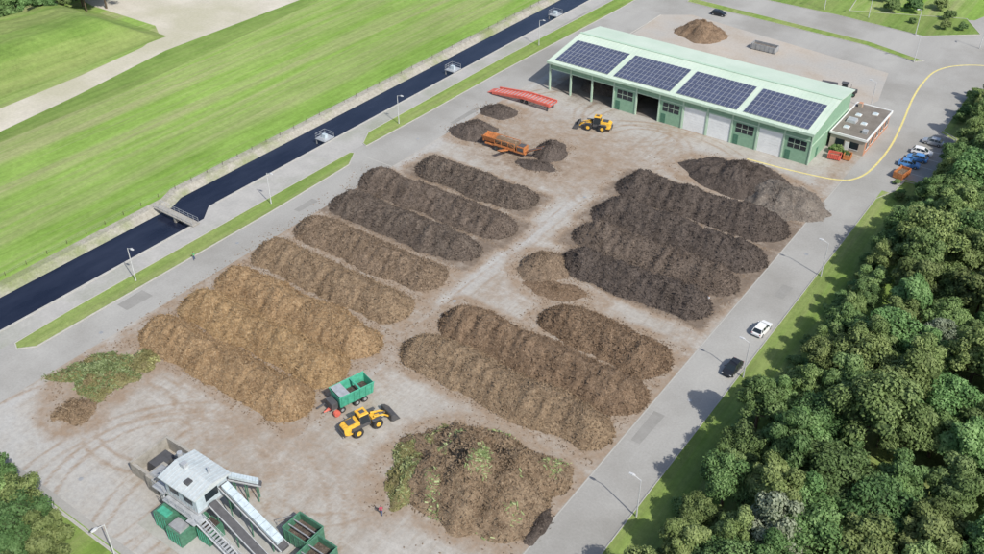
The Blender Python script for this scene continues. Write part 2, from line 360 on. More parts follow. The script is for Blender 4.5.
def windrow(idx,x0,x1,yc,w,h,mat):
    st=.26; L=x1-x0; nx=int(L/st)+1; ny=int(w/st)+5; V=[];sd=idx*13.7
    for i in range(nx+1):
        x=x0+L*i/nx; d=min(x-x0,x1-x); e=min(1,d/(w*.5)); ew=math.sqrt(max(0,1-(1-e)**2)); eh=1-(1-e)**1.8
        hw=(w/2)*(1+.22*fn(x*.16,sd)+.11*fn(x*.7,sd))*max(ew,.02); cy=yc+.7*fn(x*.11,sd+5); hh=h*eh*(1+.26*fn(x*.18,sd+9)+.16*fn(x*.6,sd+3))
        for j in range(ny+1):
            t=-1+2*j/ny; y=cy+t*hw
            pr=1-abs(t)**1.5; pr=pr*(1+.12*(1-abs(t)))/1.12
            z=hh*pr; k=min(1,pr*2.2)
            z+=k*eh*(.38*fn(x*.85+t*.4,t*1.2+sd)+.34*fb(x*.9,y*.9,sd,4)+.10*random.uniform(-1,1))
            V.append((x+.1*fn(x*2,y*2),y+.25*(abs(t)>.95)*fn(x*1.6,t*9),z-.04))
    F=[(i*(ny+1)+j,(i+1)*(ny+1)+j,(i+1)*(ny+1)+j+1,i*(ny+1)+j+1) for i in range(nx) for j in range(ny)]
    return finish_heap('compost_windrow',V,F,mat,6000,.15,sd)
for i,a in enumerate(ROWS): windrow(i,*a)
HEAPS=[]
def heap(name,cx,cy,rx,ry,h,mat,rot=0,sd=0,rough=.25,flat=0.,nch=900,sz=.13,chipmat=None,st=.3,mixed=0):
    HEAPS.append((cx,cy,rx,ry)); nr=max(8,int(max(rx,ry)/st)); na=max(32,int(2*math.pi*max(rx,ry)/st)); c,s=math.cos(rot),math.sin(rot)
    V=[]
    for i in range(nr+1):
        q=i/nr
        for j in range(na):
            a=2*math.pi*j/na; k=1+rough*fn(math.cos(a)*1.3+sd,math.sin(a)*1.3,sd)+rough*.3*fn(math.cos(a)*4,math.sin(a)*4,sd)
            lx=rx*q*k*math.cos(a); ly=ry*q*k*math.sin(a); x=cx+c*lx-s*ly; y=cy+s*lx+c*ly
            pr=max(0,1-q**(1.25+flat)); z=h*pr*(1+rough*1.3*fn(x*.22,y*.22,sd))+min(1,pr*2.5)*(h*.14*fb(x*.6,y*.6,sd,4)+.07*random.uniform(-1,1))
            V.append((x,y,z-.04))
    F=[(i*na+j,(i+1)*na+j,(i+1)*na+(j+1)%na,i*na+(j+1)%na) for i in range(nr) for j in range(na)]
    return finish_heap(name,V,F,mat,nch,sz,sd,chipmat=chipmat,mixed=mixed)
heap('compost_heap',-57,163,12.5,6.5,4.2,'cX',-.05,1,.25,.2,2500)
heap('compost_heap',-47.5,160.5,8.5,6.3,3.8,'cG',0,2,.25,.1,2000)
heap('compost_heap',-51.8,70.6,12.0,9.0,4.8,'cB',.35,3,.45,.5,9500,.18,'leafl',mixed=.32)
heap('green_waste_heap',-60.9,67.2,3.6,6.6,2.1,'cGr',.25,4,.6,.4,2600,.18,'leafl',mixed=-.15)
heap('compost_heap',-58.6,72.5,3.4,4.6,2.6,'cB',.3,34,.5,.2,900,.18)
heap('compost_heap',-72.5,115.5,4.6,4.4,2.8,'cM',0,5,.3,.1,900)
heap('compost_heap',-67.0,111.3,5.4,2.8,.7,'cR',.3,15,.4,.1,700)
heap('compost_heap',-112.5,149.5,5.2,4.4,2.9,'cX',.5,6,.25,0,900)
heap('compost_heap',-114,160.5,4.6,3.2,1.9,'cX',.2,7,.3,0,600)
heap('compost_heap',-94.3,151.3,3.6,4.6,2.6,'cX',.2,8,.3,0,700)
heap('compost_heap',-93.5,145,4.6,2.2,1.0,'cX',.2,18,.3,0,400)
heap('plant_waste_heap',-110.6,54.2,4.2,6.2,1.1,'cGr',-.55,9,.8,.3,4000,.19,'leafl',mixed=-.25)
heap('plant_waste_heap',-108.0,59.6,2.6,3.2,.6,'cGr',.4,29,.8,.3,900,.18,'leafl',mixed=-.2)
heap('plant_waste_heap',-107.4,51.4,2.2,2.0,.35,'cGr',.4,39,.9,.3,450,.16,'leafl',mixed=-.1)
heap('brush_heap',-106.8,46.6,2.9,2.5,1.1,'cM2',0,10,.4,.2,900,.2)
heap('soil_heap',-97.5,229.5,6.8,6.2,3.8,'cR',0,11,.25,0,800)
heap('compost_heap',-99.5,186,9,5,3.0,'cD',0,12,.3,0,600)
heap('compost_heap',-82.5,186,2.4,4,2.0,'cX',0,14,.3,0,300)
heap('compost_heap',-41.9,68.0,1.1,3.4,.9,'cX',.1,16,.4,.2,250)

# ------------------------------------------------------------------ yard surface
def yard():
    x0,x1,y0,y1=-117,-41.2,36,205; st=.45; nx=int((x1-x0)/st); ny=int((y1-y0)/st)
    X=np.linspace(x0,x1,nx+1);Y=np.linspace(y0,y1,ny+1); GX,GY=np.meshgrid(X,Y,indexing='ij')
    V=np.stack([GX.ravel(),GY.ravel(),np.full(GX.size,.008)],1)
    D=np.zeros(GX.shape);K=np.zeros(GX.shape);Lg=np.zeros(GX.shape)
    for (a,b,yc,w,h,mt) in ROWS:
        dx=np.maximum(np.maximum(a-GX,GX-b),0); dy=np.maximum(np.abs(GY-yc)-w/2+.3,0); d=np.hypot(dx,dy)
        if mt in('cX','cD','cD2'): K=np.maximum(K,np.exp(-(d/1.4)**2)*.62)
        D=np.maximum(D,np.exp(-(d/2.5)**2)*.85)
    for (cx,cy,rx,ry) in HEAPS:
        d=np.maximum(np.hypot((GX-cx)/rx,(GY-cy)/ry)-1,0)*min(rx,ry); D=np.maximum(D,np.exp(-(d/3.)**2)*.8)
    D=np.maximum(D,.62*np.exp(-(((GX+92)/26)**2+((GY-152)/18)**2)**1.5))
    D=np.maximum(D,.58*np.exp(-(((GX+64)/15)**2+((GY-109)/7)**2)))
    D=np.maximum(D,.46*np.exp(-(((GX+43.5)/3)**2)))
    D=np.maximum(D,.44*np.exp(-(((GX+82)/22)**2+((GY-58)/12)**2)))
    D=np.maximum(D,.34*np.exp(-(((GX+75)/5)**2)))
    K=np.maximum(K,.42*np.exp(-(((GX+97)/13)**2+((GY-147)/9)**2)))
    K=np.maximum(K,.50*np.exp(-(((GX+100)/11)**2+((GY-181)/8)**2)))
    for cx,cy,R in [(-80,40,22),(-84,44,15),(-60,50,30),(-95,165,20),(-75,150,26),(-88,175,12),(-70,60,9),(-96,56,12),(-62,168,34),(-80,165,9),(-100,40,18),(-92,62,6.5)]:
        rr=np.hypot(GX-cx,GY-cy)
        for o in (-1.0,1.0): D=np.maximum(D,.54*np.exp(-((rr-R-o)/.4)**2)*((GY<63)|(GY>137)))
    for xx in (-78.5,-80.6,-76.8): D=np.maximum(D,.48*np.exp(-((GX-xx-.8*np.sin(GY*.07))/.38)**2))
    Lg=np.maximum(Lg,.66*np.exp(-(((GX+80)/2.6)**2+((GY-120)/34)**2)))
    Lg=np.maximum(Lg,.52*np.exp(-(((GX+79.4)/2.6)**2+((GY-80)/16)**2)))
    Lg=np.maximum(Lg,.55*np.clip((45-GY)/4,0,1))
    Lg=np.maximum(Lg,.48*np.exp(-(((GY-171)/3.)**2)))
    Lg=np.maximum(Lg,.58*np.exp(-(((GX+115.5)/1.6)**2)))
    Lg=np.maximum(Lg,.50*np.exp(-(((GX+104)/12)**2+((GY-45)/8)**2)))
    idx=np.arange((nx+1)*(ny+1)).reshape(nx+1,ny+1)
    F=np.stack([idx[:-1,:-1].ravel(),idx[1:,:-1].ravel(),idx[1:,1:].ravel(),idx[:-1,1:].ravel()],1)
    me=bpy.data.meshes.new('yard'); me.from_pydata(V.tolist(),[],F.tolist()); me.materials.append(M['yard'])
    at=me.color_attributes.new('dirt','FLOAT_COLOR','POINT')
    c=np.stack([D.ravel(),K.ravel(),Lg.ravel(),np.ones(D.size)],1).astype(np.float32); at.data.foreach_set('color',c.ravel())
    ob=bpy.data.objects.new('compost_yard_pavement',me); COL.objects.link(ob)
yard()
def debris():
    V=[];F=[]
    for _ in range(11000):
        if random.random()<.75:
            a,b,yc,w,h,mt=random.choice(ROWS); x=random.uniform(a-3,min(b+3,-42)); y=yc+random.choice((-1,1))*(w/2+abs(random.gauss(0,.7))) if a<x<b else yc+random.uniform(-w/2,w/2)
        else:
            cx,cy,rx,ry=random.choice(HEAPS[:12]); t=random.uniform(0,6.28); k=1+abs(random.gauss(0,.25)); x=cx+rx*k*math.cos(t); y=cy+ry*k*math.sin(t)
            if x>-41.5: continue
        s=random.uniform(.04,.14); t=random.uniform(0,3.14); o=len(V); z=.01
        c_,s_=math.cos(t)*s*1.6,math.sin(t)*s*1.6
        V+=[(x-c_,y-s_,z),(x+s_*.6,y-c_*.6,z),(x+c_,y+s_,z),(x-s_*.6,y+c_*.6,z),(x,y,z+s*.9)]
        F+=[(o,o+1,o+4),(o+1,o+2,o+4),(o+2,o+3,o+4),(o+3,o,o+4)]
    me=bpy.data.meshes.new('compost_debris'); me.from_pydata(V,[],F); me.materials.append(M['cM']); ob=bpy.data.objects.new('compost_debris',me); COL.objects.link(ob)
debris()

def mound():
    V=[];nx,ny=50,90;x0,x1,y0,y1=-250,-210,60,147
    for i in range(nx+1):
        for j in range(ny+1):
            u=i/nx;w=j/ny;x=x0+(x1-x0)*u;y=y0+(y1-y0)*w
            e=min(1,u*5,(1-u)*2.9,(1-w)*6,w*8); e=max(0,e); e=e*e*(3-2*e)
            V.append((x,y,6*e*(1+.15*fn(x*.05,y*.05))+.3*e*fb(x*.3,y*.3)-.03))
    F=[(i*(ny+1)+j,(i+1)*(ny+1)+j,(i+1)*(ny+1)+j+1,i*(ny+1)+j+1) for i in range(nx) for j in range(ny)]
    me=bpy.data.meshes.new('grass_mound'); me.from_pydata(V,[],F); me.materials.append(M['lawn']); me.polygons.foreach_set('use_smooth',[True]*len(F))
    ob=bpy.data.objects.new('grass_mound_hill',me); COL.objects.link(ob)
mound()

# ------------------------------------------------------------------ trees
def leafmesh(name,lobes,nleaf,size,seed,trunk=None,mat='leaf',core=True):
    r=np.random.default_rng(seed); V=[];F=[];MI=[];T=[]
    if trunk:
        b=MB(); H,cz=trunk
        pts=[(0,0,0),(.08,.05,H*.35),(.02,.12,H*.6)]
        b.cyl(pts[0],pts[1],.26,'bark',.19,8); b.cyl(pts[1],pts[2],.19,'bark',.12,8)
        for l in lobes[:9]:
            c=Vector(l[:3]); b.cyl(Vector(pts[1]).lerp(Vector(pts[2]),r.random()),c,.09,'bark',.03,5)
        V+=b.v;F+=b.f;MI+=[1]*len(b.f);T+=[.3]*len(b.f)
    w=np.array([l[3]**2 for l in lobes]);w=w/w.sum()
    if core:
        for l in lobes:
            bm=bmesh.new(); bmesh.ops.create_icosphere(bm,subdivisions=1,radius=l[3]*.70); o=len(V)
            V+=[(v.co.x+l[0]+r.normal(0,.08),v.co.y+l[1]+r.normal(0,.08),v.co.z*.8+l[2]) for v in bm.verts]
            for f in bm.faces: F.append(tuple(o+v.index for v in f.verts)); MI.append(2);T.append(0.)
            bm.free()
    for li,l in enumerate(lobes):
        n=int(nleaf*w[li]); ltone=r.uniform(-.22,.22)
        for _ in range(n):
            d=r.normal(0,1,3); d/=np.linalg.norm(d)
            if d[2]<-.35: d[2]*=-1
            rad=l[3]*r.uniform(.72,1.1)
            c=np.array(l[:3])+d*rad*np.array([1,1,.85])
            nn=d+r.normal(0,.42,3); nn[2]+=.2; nn/=np.linalg.norm(nn)
            a=np.cross(nn,r.normal(0,1,3)); a/=np.linalg.norm(a)+1e-6; bb=np.cross(nn,a)
            s=size*r.uniform(.5,1.25); a*=s; bb*=s*.62; o=len(V)
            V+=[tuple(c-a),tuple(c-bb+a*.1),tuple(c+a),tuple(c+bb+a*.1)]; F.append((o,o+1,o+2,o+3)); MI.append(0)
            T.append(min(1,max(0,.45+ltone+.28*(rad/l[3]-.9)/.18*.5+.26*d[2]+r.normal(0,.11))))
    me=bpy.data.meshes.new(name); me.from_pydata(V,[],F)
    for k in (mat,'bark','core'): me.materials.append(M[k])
    me.polygons.foreach_set('material_index',MI); a=me.attributes.new('tone','FLOAT','FACE'); a.data.foreach_set('value',T); me.update(); return me
def crown(seed,rad,h,base,n):
    r=random.Random(seed); L=[(0,0,base+h*.5,rad*.72)]
    for i in range(n):
        u=r.uniform(-.5,1); a=r.uniform(0,6.283)+i*2.4; rr=math.sqrt(max(0,1-u*u)) 
        k=r.uniform(.62,.98); L.append((rad*k*rr*math.cos(a),rad*k*rr*math.sin(a),base+h*.5+h*.44*u*k,rad*r.uniform(.20,.40)))
    return L
TREES=[leafmesh('tree_mesh',crown(11+i,R,H,B,NL),7200,.20,50+i,(B+H,0)) for i,(R,H,B,NL) in enumerate([(3.0,6.5,2.4,26),(3.6,7.2,2.2,32),(2.6,6.4,2.0,22),(3.2,8.2,2.2,28),(4.0,7.4,2.4,38),(2.8,7.4,1.8,24)])]
SILV=leafmesh('silver_tree_mesh',crown(91,3.0,7.5,2.2,34),6500,.2,77,(9,0),'leafg')
BUSH=[leafmesh('bush_mesh',crown(31+i,1.5,2.2,0.1,12),1500,.17,60+i) for i in range(3)]
def inst(name,me,x,y,s,z=0):
    o=bpy.data.objects.new(name,me); COL.objects.link(o); o.location=(x,y,z); o.rotation_euler=(0,0,random.uniform(0,6.28)); o.scale=(s*random.uniform(.92,1.08),s*random.uniform(.92,1.08),s*random.uniform(.88,1.12)); return o
def forest():
    y=56; row=0
    while y<232:
        x=-25.9+1.6*fn(y*.12,3.)+random.uniform(-.5,1.0)
        if 103<y<=172: x+=1.5
        if y>172: x=-25.6+random.uniform(0,1)
        if 178<y<212: x=-23.4
        k=0; xm=24-(max(0,y-130)*.22)
        while x<xm:
            s=random.uniform(.85,1.38) if k else random.uniform(.70,1.0 if y>100 else 1.08)
            inst('broadleaf_tree',random.choice(TREES),x,y+random.uniform(-1.8,1.8),s,.05)
            x+=random.uniform(4.8,7.0); k+=1
        y+=5.2; row+=1
forest()
for i in range(60):
    y=random.uniform(60,175); inst('bush',random.choice(BUSH),-28.3+1.6*fn(y*.12,3.)+random.uniform(-.8,.9)+(1.2 if y>103 else 0),y,random.uniform(.35,1.0),.05)
inst('willow_tree',SILV,-16.5,79.5,1.1); inst('willow_tree',SILV,-11,128,.9)
for x,y,s in [(-100,31,.75),(-97,28.5,.9),(-93,30.5,.8),(-89.5,28.5,.95),(-85.5,29.5,.8),(-82,27.5,.85),(-95,25,1),(-91,24,1),(-87,24.5,.9),(-101,26.5,.9),(-104,30,.8),(-108,28,.9),(-110,23,.9),(-83,23,.9),(-78.5,26.5,.65),(-97,21,1)]:
    inst('broadleaf_tree',random.choice(TREES),x,y,s*1.1)
for x,y in [(-245,124),(-249,129),(-244,134),(-250,137),(-245,140),(-252,143),(-247,147),(-254,149),(-249,153),(-256,156),(-258,140),(-262,147),(-256,162),(-262,160),(-247,118),(-250,112),(-252,124),(-257,130),(-264,152),(-260,168),(-254,118),(-260,134),(-264,126),(-243,145),(-241,150)]:
    inst('broadleaf_tree',random.choice(TREES),x+random.uniform(-1,1),y,random.uniform(.95,1.35))
for x,y,s in [(-29.5,215,.9),(-29.3,219,1.1),(-29.6,224,1),(-26,221,1.3),(-45.5,185.5,.8),(-44.2,185.2,.6),(-46.8,185.8,.7),(-62,275,1.6),(-57,278,1.8),(-66,283,2),(-52,285,1.7),(-47,270,1.1),(-60,290,2),(-55,270,.8),(-70,290,2),(-75,280,1.5),(-48,278,1.3),(-43,272,.9),(-30,176,.6),(-29.8,174,.7),(-32,180,.5),(-29.5,228,1.1),(-29.8,232,.9)]:
    inst('bush',random.choice(BUSH),x,y,s)

# ------------------------------------------------------------------ recycling hall
def hall():
    E=empty('recycling_hall'); X0,X1,Y0,Y1=-111.3,-49.0,177.2,199.5; ze=7.2; yr=191.; zr=9.2; zb=8.1; nb=11; bw=(X1-X0)/nb
    ov=.7
    m=MB(); sl=(zr-ze)/(yr-Y0)
    def slab(ya,za,yb,zb_,mat):
        m.add([(X0-.4,ya,za),(X1+.4,ya,za),(X1+.4,yb,zb_),(X0-.4,yb,zb_),(X0-.4,ya,za+.18),(X1+.4,ya,za+.18),(X1+.4,yb,zb_+.18),(X0-.4,yb,zb_+.18)],[(0,3,2,1),(4,5,6,7),(0,1,5,4),(1,2,6,5),(2,3,7,6),(3,0,4,7)],mat)
    slab(Y0-ov,ze-ov*sl,yr,zr,'groof'); slab(yr,zr,Y1+.5,zb-.05,'groof')
    x=X0
    while x<X1:
        m.add([(x,Y0-ov,ze-ov*sl+.18),(x+.06,Y0-ov,ze-ov*sl+.18),(x+.06,yr,zr+.18),(x,yr,zr+.18),(x,Y0-ov,ze-ov*sl+.23),(x+.06,Y0-ov,ze-ov*sl+.23),(x+.06,yr,zr+.23),(x,yr,zr+.23)],[(4,5,6,7),(0,1,5,4),(1,2,6,5),(3,0,4,7)],'groof'); x+=1.0
    m.box(X0-.45,X1+.45,yr-.35,yr+.35,zr+.19,zr+.30,'gtrim')
    m.box(X0-.42,X1+.42,Y0-ov-.16,Y0-ov-.01,ze-.45,ze+.08,'gtrim')
    m.obj('roof',parent=E)
    m=MB(); ang=math.atan(sl); n=(0,-math.sin(ang),math.cos(ang)); gw=14.0; gaps=[X0+1.0+i*(gw+1.35) for i in range(4)]
    def P(x,d,o):
        y=Y0-ov+d*math.cos(ang); z=ze-ov*sl+.18+d*math.sin(ang); return (x,y+n[1]*o,z+n[2]*o)
    cols,rws=14,6; pw,ph=gw/cols,1.68
    for gx in gaps:
        for i in range(cols):
            for j in range(rws):
                a=gx+i*pw+.02;b=a+pw-.04;c=1.0+j*ph;d=c+ph-.05
                v=[P(a,c,.12),P(b,c,.12),P(b,d,.12),P(a,d,.12),P(a,c,.16),P(b,c,.16),P(b,d,.16),P(a,d,.16)]
                m.add(v,[(0,3,2,1),(0,1,5,4),(1,2,6,5),(2,3,7,6),(3,0,4,7),(4,5,6,7)],'galv')
                e=.035; v=[P(a+e,c+e,.163),P(b-e,c+e,.163),P(b-e,d-e,.163),P(a+e,d-e,.163)]; m.add(v,[(0,1,2,3)],'solar')
    m.obj('solar_panels',parent=E,recalc=False)
    m=MB()
    m.box(X0,X1,Y1-.25,Y1,0,zb-.2,'gwall')
    for xa,xb in ((X1-.25,X1),(X0,X0+.25)):
        pts=[(Y0,0),(yr,0),(Y1-.26,0),(Y1-.26,zb-.15),(yr,zr-.03),(Y0,ze-.03)]
        if xa<-100: pts=[(Y0+9,0),(Y1-.26,0),(Y1-.26,zb-.15),(yr,zr-.03),(Y0,ze-.03),(Y0,5.3),(Y0+9,5.3)]
        k=len(pts); m.add([(xa,a,z) for a,z in pts]+[(xb,a,z) for a,z in pts],[tuple(range(k)),tuple(range(2*k-1,k-1,-1))]+[(i,k+i,k+(i+1)%k,(i+1)%k) for i in range(k)],'gwall')
    m.box(X1+.003,X1+.09,Y0,Y1,4.0,4.25,'gtrim'); m.box(X1+.003,X1+.09,Y0,Y0+.35,0,4,'gtrim')
    m.box(X1+.003,X1+.06,Y0+4,Y0+5,0.05,2.2,'gdark')
    kinds='OOOGOGWWGWG'
    for i,k in enumerate(kinds):
        a=X0+i*bw;b=a+bw
        m.box(a-.16,a+.16,Y0-.12,Y0+.3,0,ze-.5,'gtrim')
        m.box(a+.17,b-.17,Y0,Y0+.2,5.3,ze-.46,'gwall')
        m.box(a+.17,b-.17,Y0-.05,Y0-.003,5.22,5.45,'gtrim')
        if k=='G':
            m.box(a+.17,b-.17,Y0+.02,Y0+.2,0,5.2,'gwall')
            m.box(a+.9,b-.9,Y0-.03,Y0+.017,2.9,4.9,'glass')
            for q in (1/3,2/3): xx=a+.9+(bw-1.8)*q; m.box(xx-.04,xx+.04,Y0-.06,Y0-.033,2.9,4.9,'gtrim')
            m.box(a+.9,b-.9,Y0-.06,Y0-.033,3.85,3.93,'gtrim')
            m.box(a+.6,a+1.7,Y0-.03,Y0+.017,0.05,2.2,'gdark')
        if k=='W':
            for z in range(9): m.box(a+.35,b-.35,Y0+.02,Y0+.12,.03+z*.575,.03+z*.575+.545,'door')
            m.box(a+.17,a+.34,Y0+.0,Y0+.15,0,5.2,'gtrim'); m.box(b-.34,b-.17,Y0+.0,Y0+.15,0,5.2,'gtrim')
        if i in (3,5,6): m.box(a-.1,a+.1,Y0+.32,Y1-.3,0,5.5,'conc')
    m.box(X1-.1,X1+.12,Y0-.12,Y0-.003,0,ze-.5,'gtrim')
    m.box(X0+.26,X1-.26,Y0+.35,Y1-.3,.012,.03,'roofdark')
    m.obj('walls',parent=E)
hall()
def annex():
    E=empty('brick_office_building'); x0,x1,y0,y1=-48.4,-41.2,187.5,204
    m=MB(); m.box(x0,x1,y0,y1,0,3.3,'brick'); m.obj('walls',parent=E)
    m=MB(); m.box(x0-.3,x1+.3,y0-.3,y1+.3,3.302,3.62,'white'); m.box(x0-.05,x1+.05,y0-.05,y1+.05,3.622,3.65,'roofdark')
    for a in ((x0-.3,x0-.06,y0-.3,y1+.3),(x1+.06,x1+.3,y0-.3,y1+.3)): m.box(*a,3.623,3.8,'white')
    for a in ((x0-.05,x1+.05,y0-.3,y0-.06),(x0-.05,x1+.05,y1+.06,y1+.3)): m.box(*a,3.623,3.8,'white')
    for cx,cy in ((-46.5,191),(-44,194.5),(-46.3,198),(-43.5,200.5)):
        m.box(cx-.6,cx+.6,cy-.6,cy+.6,3.652,3.85,'white'); m.box(cx-.5,cx+.5,cy-.5,cy+.5,3.853,4.05,'lblue',.2,.2)
    m.box(-47.8,-47,202,203,3.652,4.6,'brick'); m.box(-43,-42,190,191.2,3.652,4.3,'galv'); m.box(-47.5,-45.5,193.5,195.5,3.652,4.2,'galv',.1,.1)
    m.obj('roof',parent=E)
    m=MB()
    for i in range(5):
        y=y0+1.2+i*3.1; m.box(x1+.003,x1+.05,y,y+2.0,1.0,2.5,'glass'); m.box(x1+.003,x1+.09,y-.1,y+2.1,.88,.99,'white'); m.box(x1+.052,x1+.08,y+.95,y+1.05,1.0,2.5,'white')
    for i in range(2):
        x=x0+1.2+i*3; m.box(x,x+1.8,y0-.05,y0-.003,1.0,2.5,'glass'); m.box(x-.1,x+1.9,y0-.09,y0-.003,.88,.99,'white')
    m.box(x0+3.2,x0+4.1,y0-.05,y0-.003,0.05,2.2,'white'); m.obj('windows',parent=E)
annex()

# ------------------------------------------------------------------ street furniture
def lamp_mesh():
    m=MB(); m.cyl((0,0,0),(0,0,.9),.12,'lamp',.11); m.cyl((0,0,.9),(0,0,6.6),.095,'lamp',.06); m.cyl((0,0,6.55),(-.9,0,6.85),.05,'lamp',.045,8)
    m.loft([[(-.8,-.1,6.8),(-.8,.1,6.8),(-.8,.1,6.92),(-.8,-.1,6.92)],[(-1.1,-.2,6.8),(-1.1,.2,6.8),(-1.1,.16,7.0),(-1.1,-.16,7.0)],[(-1.65,-.14,6.84),(-1.65,.14,6.84),(-1.65,.1,6.95),(-1.65,-.1,6.95)]],'lamp')
    return m
LM=lamp_mesh().obj('street_lamp',(-126,72,.1),math.pi); 
for x,y,a in [(-126,103,math.pi),(-128.2,143,math.pi),(-128,198,math.pi),(-32.8,141,0),(-32.8,76.5,0),(-80,34,math.pi/2),(-32.8,109,0),(-47,210,0),(-47,243.5,1),(-66,267,1),(-52,262,1),(-78,266,1),(-36,262,2)]:
    o=bpy.data.objects.new('street_lamp',LM.data); COL.objects.link(o); o.location=(x,y,.1); o.rotation_euler=(0,0,a)
def bridge():
    m=MB()
    m.box(-142.6,-131.5,88.8,90.4,.11,.28,'conc'); m.box(-137.2,-136.7,88.9,90.3,-1.3,.108,'conc')
    m.rail([(-142.4,88.9,.28),(-131.7,88.9,.28)]); m.rail([(-142.4,90.3,.28),(-131.7,90.3,.28)])
    m.obj('canal_footbridge')
bridge()
for x,y in [(-136.5,128.5),(-136.5,173),(-136.5,219)]:
    m=MB(); m.box(-1.4,1.4,-1.5,1.5,.12,.26,'galv'); m.box(-1.3,-1.1,-1.4,-1.2,-1.3,.118,'grey'); m.box(-1.3,-1.1,1.2,1.4,-1.3,.118,'grey')
    m.rail([(1.3,-1.4,.26),(-1.3,-1.4,.26),(-1.3,1.4,.26),(1.3,1.4,.26)],'galv',1.1,.035); m.box(-.5,.5,-.4,.4,.262,1.1,'lblue'); m.obj('canal_intake_platform',(x,y,0))
m=MB()
for i in range(90): m.box(-145.36,-145.30,-20+i*4,-20+i*4+.06,0,.85,'bark')
for z in (.5,.8): m.cyl((-145.32,-20,z),(-145.32,340,z),.008,'grey',seg=4)
m.obj('wire_fence')

# ------------------------------------------------------------------ vehicles
def car(name,loc,rz,paint,estate=False):
    m=MB(); S_=[(-2.12,.68,.42,.66),(-2.02,.82,.30,.82),(-1.5,.87,.24,.93),(-.6,.89,.22,.95),(.6,.89,.22,.93),(1.0,.88,.24,.92),(1.6,.85,.26,.82),(2.0,.76,.32,.70),(2.12,.6,.42,.58)]
    m.loft([[(x,-w,a),(x,w,a),(x,w,(a+b)/2),(x,w*.93,b),(x,-w*.93,b),(x,-w,(a+b)/2)] for x,w,a,b in S_],paint)
    xb=-1.95 if estate else -1.75
    m.loft([[(xb,-.78,.9),(xb,.78,.9),(xb+.45,.62,1.38),(xb+.45,-.62,1.38)],[(-.3,-.80,.93),(-.3,.80,.93),(-.3,.64,1.44),(-.3,-.64,1.44)],[(1.15,-.78,.9),(1.15,.78,.9),(.35,.62,1.38),(.35,-.62,1.38)]],'glass')
    m.loft([[(xb+.42,-.63,1.375),(xb+.42,.63,1.375),(xb+.5,.60,1.42),(xb+.5,-.60,1.42)],[(-.3,-.66,1.43),(-.3,.66,1.43),(-.3,.62,1.48),(-.3,-.62,1.48)],[(.40,-.63,1.375),(.40,.63,1.375),(.3,.6,1.42),(.3,-.6,1.42)]],paint)
    for sy in (-1,1):
        for x0,x1 in (((-.32,-.24)),((xb+.75,xb+.84))): m.beam((x0,sy*.805,.94),(x0,sy*.65,1.41),.05,paint)
        m.beam((1.13,sy*.77,.9),(.38,sy*.63,1.39),.05,paint); m.beam((xb+.02,sy*.77,.9),(xb+.45,sy*.63,1.39),.06,paint)
        for x in (-1.35,1.3): m.wheel(x,sy*.80,.32,.2,'galv')
        m.box(1.93,2.06,sy*.62-.14,sy*.62+.14,.56,.68,'white'); m.box(-2.1,-2.0,sy*.66-.13,sy*.66+.13,.62,.78,'tail'); m.box(.62,.8,sy*.98-.09,sy*.98+.09,.9,1.03,paint)
    m.box(-2.08,-1.95,-.25,.25,.5,.6,'white')
    return m.obj(name,loc,rz,bev=.015)
car('parked_car',(-35.0,121,.01),math.radians(86),'carw',True)
car('parked_car',(-34.8,109.6,.01),math.radians(-93),'carb')
car('parked_car',(-32.2,188.8,.01),math.radians(8),'blue')
car('parked_car',(-31.6,192.4,.01),math.radians(185),'blue')
car('parked_car',(-31.6,195.6,.01),math.radians(4),'carw',True)
car('parked_car',(-31.0,201.5,.01),math.radians(182),'cars')
car('car',(-100,245.0,.01),math.radians(2),'carb',True)

